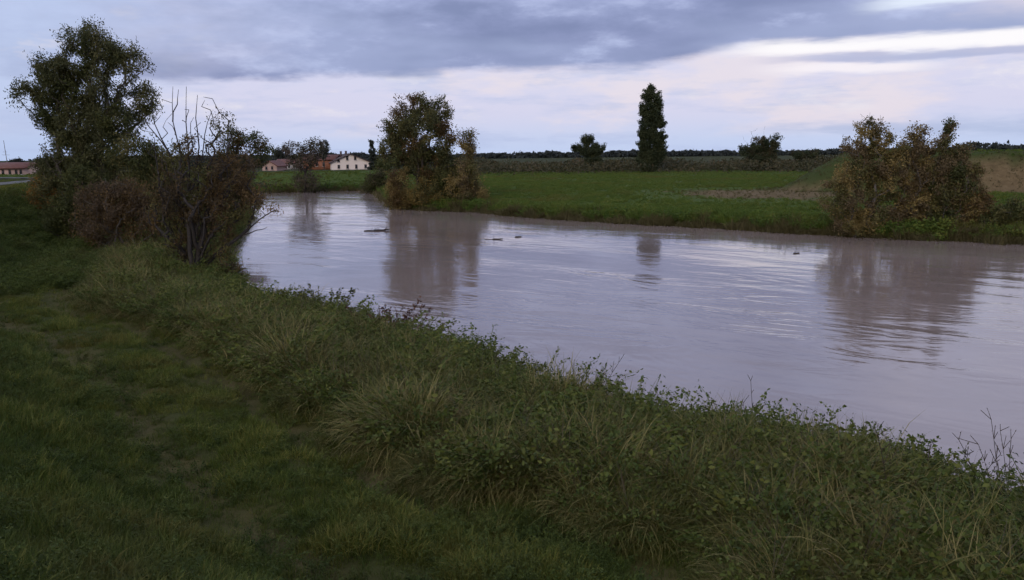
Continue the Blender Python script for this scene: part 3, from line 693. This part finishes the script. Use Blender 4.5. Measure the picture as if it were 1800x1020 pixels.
# weeds below the thicket on the left
x, y = sample(26000, 22, 60, R(40), .9, rg)
dn, df = polydist(x, y, near), polydist(x, y, far); pz = fbm(x, y, 5, 81)
ok = (dn < df) & ~inside(x, y, RIV) & (dn > .4) & (dn < 11.5) & (np.hypot(x, y)+pz*2.2 > 29.5)
x, y = x[ok], y[ok]; pz = pz[ok]
scatter('thicket_weeds', 'dark rank weeds at the foot of the thicket', np.column_stack([x, y, terrain(x, y)]), np.clip(.85+.35*pz, .4, 1.3), rg.integers(0, 4, len(x)), np.clip(.3+pz*.2+rg.normal(size=len(x))*.15, 0, 1), weeds, .15)
# far bank meadow and water-side fringe
x, y = sample(130000, 44, 210, R(40), .85, rg)
dn, df = polydist(x, y, near), polydist(x, y, far); q = np.hypot((x-pc[0])/7.5, (y-pc[1])/10)
lv = polydist(x, y, LEV)
ok = (df < dn) & ~inside(x, y, RIV) & (df > .5) & (rg.uniform(size=len(x)) < ss(120, 45, df)) & ((q > 1.0) & ((q > 1.7) | (df < 6) | (rg.uniform(size=len(x)) < .25))) & ((lv > 9.5) | ((lv < 3) & (rg.uniform(size=len(x)) < .5))); x, y, df = x[ok], y[ok], df[ok]
pz = fbm(x, y, 7, 91); pt = np.column_stack([x, y, terrain(x, y)])
scatter('meadow_grass', 'green grass of the far bank meadow', pt, np.clip(.5+.35*pz, .2, 1.1)*(.8+1.3*ss(4.5, 1, df+pz*1.5)), rg.integers(0, 3, len(x)), np.clip(.42+pz*.3+rg.normal(size=len(x))*.15, 0, 1), fartuft+farweed)
t = rg.uniform(0, len(far)-1.001, 7500); k = t.astype(int); fr = (t-k)[:, None]; Q = far[k]*(1-fr)+far[k+1]*fr
Q = Q+rg.normal(size=Q.shape)*np.array([.35, .35]); Q[:, 1] += .15
Q = Q[(np.abs(Q[:, 0]) < 80) & (Q[:, 1] > 20)]
zq = np.maximum(terrain(Q[:, 0], Q[:, 1]), 0); pz = fbm(Q[:, 0], Q[:, 1], 4, 95)
scatter('bank_fringe', 'brownish rushes and stems fringing the far water edge', np.column_stack([Q, zq]), np.clip(.7+.8*pz, .2, 1.8), rg.integers(0, 2, len(Q)), np.clip(.45+pz*.3+rg.normal(size=len(Q))*.2, 0, 1), fringe, .35)

t = rg.uniform(0, len(far)-1.001, 700); k = t.astype(int); fr = (t-k)[:, None]; Q = far[k]*(1-fr)+far[k+1]*fr
Q = Q+np.abs(rg.normal(size=(len(Q), 1)))*np.array([[.1, .55]])+.1
Q = Q[(np.abs(Q[:, 0]) < 80) & (Q[:, 1] > 20)]; pz = fbm(Q[:, 0], Q[:, 1], 6, 97); Q = Q[pz > -.25]; pz = pz[pz > -.25]
scatter('bank_herbs', 'leafy herbs hanging over the far water edge', np.column_stack([Q, np.maximum(terrain(Q[:, 0], Q[:, 1]), .02)]), np.clip(.95+.8*pz, .5, 1.7), np.zeros(len(Q), int), np.clip(.3+rg.normal(size=len(Q))*.25, 0, 1), farweed, .3)
# withered grass on the dyke face
x = rg.uniform(16, 95, 20000); y = rg.uniform(66, 100, 20000); lv = polydist(x, y, LEV)
qq = np.hypot((x-pc[0])/7.5, (y-pc[1])/10)
ok = (((lv > 1.5) & (lv < 11)) | ((qq < 1.25) & (rg.uniform(size=len(x)) < .3))) & (fbm(x, y, 5, 98)+rg.normal(size=len(x))*.5 > -.1); x, y = x[ok], y[ok]
scatter('dyke_grass', 'withered brownish grass on the earth dyke', np.column_stack([x, y, terrain(x, y)]), rg.uniform(.2, .55, len(x)), rg.integers(0, 2, len(x)), np.clip(.5+.4*fbm(x, y, 6, 99)+rg.normal(size=len(x))*.15, 0, 1), fringe, .25)

# ------------------------------------------------------------------ houses behind the river bend
def box(name, x0, x1, y0, y1, z0, z1, mat, parent):
    V = np.array([[x, y, z] for z in (z0, z1) for x, y in ((x0, y0), (x1, y0), (x1, y1), (x0, y1))], float)
    Fq = np.array([[0, 3, 2, 1], [4, 5, 6, 7], [0, 1, 5, 4], [1, 2, 6, 5], [2, 3, 7, 6], [3, 0, 4, 7]])
    return obj(name, mesh(name, V, [Fq], M[mat]), parent)
M['plaster'] = plain_mat('cream_plaster', (.86, .74, .66), .08, 1.5)
M['plaster_pink'] = plain_mat('pink_plaster', (.52, .36, .31), .2, 1.5)
M['plaster_white'] = plain_mat('white_plaster', (.66, .63, .62), .12, 1.5)
M['brick'] = plain_mat('orange_brick', (.36, .15, .085), .35, 2.0)
M['tile'] = plain_mat('roof_tile', (.20, .085, .065), .45, 2.5)
M['tile_dark'] = plain_mat('dark_roof_tile', (.10, .065, .06), .4, 2.5)
M['frame'] = plain_mat('window_frame', (.16, .12, .10), .3, 3)
m, nt, b = new_mat('window_glass'); b.inputs['Base Color'].default_value = (.02, .022, .028, 1); b.inputs['Roughness'].default_value = .12; M['glass'] = m
M['metal'] = plain_mat('grey_metal', (.22, .22, .24), .2, 6, .5)
def prism(name, prof, y0, y1, mat, parent):
    """profile (x,z) extruded along y"""
    n = len(prof); V = np.array([[x, y0, z] for x, z in prof]+[[x, y1, z] for x, z in prof], float)
    me = bpy.data.meshes.new(name)
    me.from_pydata(V.tolist(), [], [list(range(n)), list(range(2*n-1, n-1, -1))]+[[(i+1) % n, i, i+n, (i+1) % n+n] for i in range(n)])
    me.materials.append(M[mat]); return obj(name, me, parent)
def window(root, x, z, w, h, y, nm='window'):
    f = box(nm, x-w/2-.1, x+w/2+.1, y-.06, y+.05, z-.1, z+h+.1, 'frame', root)
    box('pane', x-w/2, x+w/2, y-.09, y-.055, z, z+h, 'glass', f)
    box('sill', x-w/2-.2, x+w/2+.2, y-.25, y-.062, z-.2, z-.11, 'plaster_white', f)
def house(name, label, pxl, pxr, Y, eave_py, ridge_py, wall, roof, wins, depth=14, gable=True, ridge_px=None, cat='house', over=.5, chim=(), rz=0):
    cx = (pxl+pxr)/2; c = ptY(cx, 290, Y); k = Y/F
    gz = tz(c[0], c[1]); root = empty(name, (c[0], c[1], gz), rz)
    w = (pxr-pxl)*k/2; ze = ptY(cx, eave_py, Y)[2]-gz; zr = ptY(cx, ridge_py, Y)[2]-gz
    xr = ((ridge_px or cx)-cx)*k
    zl = lambda py: ptY(cx, py, Y)[2]-gz
    if gable:
        prism('wall', [(-w, -.3), (w, -.3), (w, ze), (xr, zr), (-w, ze)], 0, depth, wall, root)
        t = .28
        for s, nm in ((-1, 'roof'), (1, 'roof')):
            e = s*(w+over); sl = (zr-ze)/(w-s*xr); zl_e = ze-over*sl
            prism(nm, [(xr, zr+.03), (e, zl_e+.03), (e, zl_e+t), (xr, zr+t)], -.6, depth+.6, roof, root)
    else:   # eaves side faces the river
        box('wall', -w, w, 0, depth, -.3, ze, wall, root)
        V = np.array([[-w-over, -over, ze], [w+over, -over, ze], [w+over, depth/2, zr], [-w-over, depth/2, zr], [-w-over, depth+over, ze], [w+over, depth+over, ze]])
        V2 = V-np.array([0, 0, .25])+np.array([0, 0, .26]); V3 = V+np.array([0, 0, .26])
        VV = np.concatenate([V2, V3]); q = np.array([[0, 1, 2, 3], [3, 2, 5, 4], [9, 8, 7, 6], [10, 11, 8, 9], [0, 6, 7, 1], [4, 5, 11, 10], [0, 3, 9, 6], [3, 4, 10, 9], [1, 7, 8, 2], [2, 8, 11, 5]])
        obj('roof', mesh('roof', VV, [q[:, ::-1]], M[roof]), root)
        for s in (-1, 1):
            prism_y = [( -over*0, ze), (depth, ze), (depth/2, zr)]
            Vg = np.array([[s*(w-.02), a, b_] for a, b_ in prism_y]+[[s*(w-.3), a, b_] for a, b_ in prism_y])
            obj('gable', mesh('gable', Vg, [np.array([[0, 1, 2], [5, 4, 3]]), ], M[wall]), root)
    for (wx, wt, wb, ww) in wins:
        window(root, (wx-cx)*k, zl(wb), ww*k, zl(wt)-zl(wb), 0)
    for (hx, ht) in chim:
        box('chimney', (hx-cx)*k-.3, (hx-cx)*k+.3, depth*.4, depth*.4+.6, zr-1.4, zl(ht), 'tile_dark', root)
    return tag(root, label, cat)
house('gabled_house', 'cream house with a broad low gable and two rows of windows', 584, 650, 262, 286, 271.5, 'plaster', 'tile_dark',
      [(596, 279.5, 284.5, 3), (611, 275.5, 281, 3), (624.5, 275.5, 281, 3), (596, 290, 295.5, 3), (611, 290, 296, 3), (626, 290, 296, 3), (642, 290, 295.5, 3)],
      depth=22, ridge_px=616, rz=R(15), chim=((604, 265.5), (613, 265)))
house('brick_barn', 'long orange brick barn with dark tiled roof beside the cream house', 533, 586, 268, 282, 273.5, 'brick', 'tile',
      [(545, 286, 292, 3.2), (557, 286, 292, 3.2), (569, 286, 292, 3.2)], depth=15, gable=False, cat='barn')
house('low_house', 'low white building with a red roof left of the brick barn', 484, 524, 285, 288, 281, 'plaster_white', 'tile', [(494, 290, 295, 3), (508, 290, 295, 3)], depth=10, gable=False)
house('small_house', 'small pink gabled house nearest the overhanging tree', 461, 486, 255, 292, 284, 'plaster_pink', 'tile', [(468, 293, 298, 2.5), (478, 293, 298, 2.5)], depth=12)
house('farmhouse', 'red-roofed farmhouse at the left edge of the view', -34, 40, 175, 297.5, 288, 'plaster_pink', 'tile', [(4, 299.5, 306, 3), (16, 299.5, 306, 3), (27, 299.5, 306, 3), (35, 299.5, 306, 3)], depth=12, gable=False)
house('shed', 'small pale shed beside the red-roofed farmhouse', 42, 60, 180, 300, 295, 'plaster_white', 'tile_dark', [(51, 302, 307, 3)], depth=6, cat='shed')
# thin mast behind the farmhouse
p = ptY(12, 284, 190); g = tz(p[0], p[1]); ma = empty('mast', (p[0], p[1], g)); tp = ptY(10, 247, 190)
A = np.array([[0, 0, -.3], [0, 0, .0]]); H_ = tp[2]-g
v, f = tubes(np.array([[0, 0, -.3], [0, 0, H_*.5]]), np.array([[0, 0, H_*.5], [-.25, 0, H_]]), np.array([.10, .08]), np.array([.08, .05]), 7)
obj('pole', mesh('pole', v, [f], M['metal'], True), ma)
v, f = tubes(np.array([[-.9, 0, H_*.62], [-.6, 0, H_*.7]]), np.array([[.7, 0, H_*.62], [.3, 0, H_*.7]]), np.array([.03, .03]), np.array([.03, .03]), 5)
obj('crossarm', mesh('crossarm', v, [f], M['metal'], True), ma)
tag(ma, 'thin grey mast rising behind the red-roofed farmhouse', 'mast')

# ------------------------------------------------------------------ driftwood
def log(name, label, px, py, length, rad, rz, seed, mat='bark_dark', z=.0, twigs=3, tilt=.05, group='driftwood on the river'):
    r_ = np.random.default_rng(seed); p = at(px, py, z); root = empty(name, (p[0], p[1], z), rz)
    n = 9; t = np.linspace(-.5, .5, n)
    pts = np.column_stack([t*length, np.sin(t*5+seed)*length*.03, r_.normal(size=n)*rad*.2+rad*.25+t*length*tilt])
    rr = rad*(1-.35*(t+.5))*r_.uniform(.85, 1.15, n)
    v, f = tubes(pts[:-1], pts[1:], rr[:-1], rr[1:], 8)
    cap = np.array([[i for i in range(8)][::-1], [(n-2)*16+8+i for i in range(8)]])
    obj('stem', mesh('stem', v, [f, cap], M[mat], True), root)
    for _ in range(twigs):
        j = r_.integers(2, n-1); d = np.array([r_.uniform(-.3, .8), r_.normal()*.6, r_.uniform(.2, .9)]); d /= np.linalg.norm(d); L = length*r_.uniform(.12, .3)
        A = np.array([pts[j], pts[j]+d*L*.5]); B = np.array([pts[j]+d*L*.5, pts[j]+d*L+r_.normal(size=3)*L*.15])
        v, f = tubes(A, B, np.array([rad*.35, rad*.25]), np.array([rad*.25, rad*.1]), 5); obj('branch', mesh('branch', v, [f], M[mat], True), root)
    return tag(root, label, 'driftwood', group)
log('drift_log', 'dark drifting branch left of the reflection of the large tree', 662, 406, 1.7, .075, .15, 1, twigs=5)
log('drift_log', 'thin drifting stick right of the reflection of the large tree', 868, 421, 1.1, .038, -.1, 2, twigs=2)
log('drift_log', 'small dark drifting snag below the left end of the green meadow bank', 911, 417, .4, .06, .4, 3, twigs=2)
log('drift_log', 'tiny dark drifting stub in the open water right of the poplar reflection', 1400, 446, .3, .05, .2, 4, twigs=1)
log('fallen_log', 'tan fallen log at the water edge below the olive pointed shrub', 1700, 418, 2.4, .16, -.5, 5, 'bark_pale', .12, 3, -.06, None)

# ------------------------------------------------------------------ single plants standing out against the water
def plant(name, label, px, py_top, mat, nst, h, spread, nl, ls, seed, arch=.3, back=0, stalk=False, group='plants along the near water edge', zfix=.95, leanv=0):
    r_ = np.random.default_rng(seed); p = at(px, py_top, zfix); # rough ground spot, then stand it on the bank
    for _ in range(3):
        g = max(tz(p[0], p[1]), 0.05); p = at(px, py_top, g+h)
        dn_ = polydist(np.array([p[0]]), np.array([p[1]]), near)[0]
    # walk back to dry ground if over the water
    if inside(np.array([p[0]]), np.array([p[1]]), RIV)[0]:
        k = np.argmin(np.linalg.norm(seg-p[:2], axis=1)); d = p[:2]/np.linalg.norm(p[:2])
        for s in np.linspace(0, 6, 40):
            q = p[:2]-d*s
            if not inside(np.array([q[0]]), np.array([q[1]]), RIV)[0]: break
        p[:2] = p[:2]-d*(s+.15); g = max(tz(p[0], p[1]), .05)
    h = max(.4, min(2.2, ptY(px, py_top, p[1])[2]-g))
    root = empty(name, (p[0], p[1], g), r_.uniform(0, 6.28))
    for _ in range(nst):
        a = r_.uniform(0, 6.28); rr = spread*.3*math.sqrt(r_.uniform()); P = np.array([rr*math.cos(a), rr*math.sin(a), -.05]); ang = r_.uniform(.03, .22)+leanv; a2 = a+r_.normal()*.4
        L = h*r_.uniform(.72, 1.03); A, B, C, Dn = [], [], [], []; K = 7
        for s in range(K):
            d = np.array([math.sin(ang)*math.cos(a2), math.sin(ang)*math.sin(a2), math.cos(ang)]); Q = P+d*L/K; A.append(P); B.append(Q)
            if not stalk or s >= K-3:
                for _k in range(max(1, nl//K)): C.append(P+(Q-P)*r_.uniform()+r_.normal(size=3)*ls*.35); Dn.append(r_.normal(size=3)*.7+np.array([math.cos(a2), math.sin(a2), .5 if stalk else .1]))
            if stalk and s >= K-4:
                for _k in range(2):
                    e = Q+np.array([r_.normal(), r_.normal(), abs(r_.normal())+.6])*.04*h; A.append(Q); B.append(e); C.append(e); Dn.append(e-Q)
            P = Q; ang += arch*r_.uniform(.1, .4)
        A, B = np.array(A), np.array(B); tk = np.full(len(A), .0042 if stalk else .005)
        v, f = tubes(A, B, tk, tk*.8, 4)
        st = obj('stem', mesh('stem', v, [f], M['dry' if stalk else mat], True, {'tint': ('FLOAT', np.full(len(v), .3))}), root)
        if C:
            C = np.array(C); v, f = leaves(C, ls*r_.uniform(.6, 1.3, len(C)), r_, .2, .3 if stalk else .5, np.array(Dn))
            obj('leaves', mesh('leaves', v, [f], M['dry' if stalk else mat], False, {'tint': ('FLOAT', np.repeat(r_.uniform(0, 1, len(C)), 4))}), st)
    return tag(root, label, 'plant', group)
plant('leafy_plant', 'upright leafy green weed clump highest on the bank edge near the dark tree', 566, 492, 'darkgreen', 20, 1.3, 1.6, 60, .10, 1)
plant('leafy_plant', 'leafy green weed just right of the highest clump on the bank edge', 596, 508, 'darkgreen', 14, 1.1, 1.2, 48, .09, 2)
plant('dock_plant', 'reddish brown seeded plant on the bank edge, larger of two', 680, 520, 'reddish', 20, 1.4, 2.0, 56, .085, 3)
plant('dock_plant', 'reddish brown seeded plant on the bank edge, lower and further right', 724, 536, 'reddish', 16, 1.3, 1.8, 56, .08, 4)
plant('leafy_plant', 'dark single weed with two broad leaf tips over the water', 779, 562, 'darkgreen', 2, 1.2, .4, 12, .12, 5, leanv=.2)
plant('dry_stalk_plant', 'fan of thin dry seed stalks at the middle of the bank edge', 1020, 616, 'dry', 6, 1.3, .8, 14, .03, 6, stalk=True)
plant('dry_stalk_plant', 'pair of dry seed stalks right of the middle fan', 1118, 648, 'dry', 2, 1.4, .4, 12, .03, 7, stalk=True, leanv=.1)
plant('dry_stalk_plant', 'bent dry seed stalks in the dip of the bank edge', 1246, 672, 'dry', 3, 1.4, .5, 14, .03, 8, stalk=True, arch=.8)
plant('dry_stalk_plant', 'single upright thin dry stalk over open water', 1328, 668, 'dry', 2, 1.4, .3, 10, .025, 9, stalk=True)
plant('dry_stalk_plant', 'slanting grass stalk left of the dark bramble mound', 1420, 680, 'dry', 1, 1.5, .2, 10, .025, 10, stalk=True, leanv=.35)
plant('dry_stalk_plant', 'dark club-headed stalk in front of the bright water', 1573, 738, 'dry', 1, 1.4, .2, 18, .03, 11, stalk=True)
plant('dry_stalk_plant', 'spreading dry umbel heads beside the club-headed stalk', 1618, 752, 'reddish', 5, 1.3, .7, 18, .035, 12, stalk=True, leanv=.15)
plant('dry_stalk_plant', 'short upright dry stalk over the water near the right corner', 1706, 760, 'dry', 1, 1.4, .2, 14, .03, 13, stalk=True)
plant('dry_stalk_plant', 'tall tangle of dry stalks at the right edge of the bank', 1790, 752, 'dry', 9, 1.7, .9, 18, .035, 14, stalk=True)
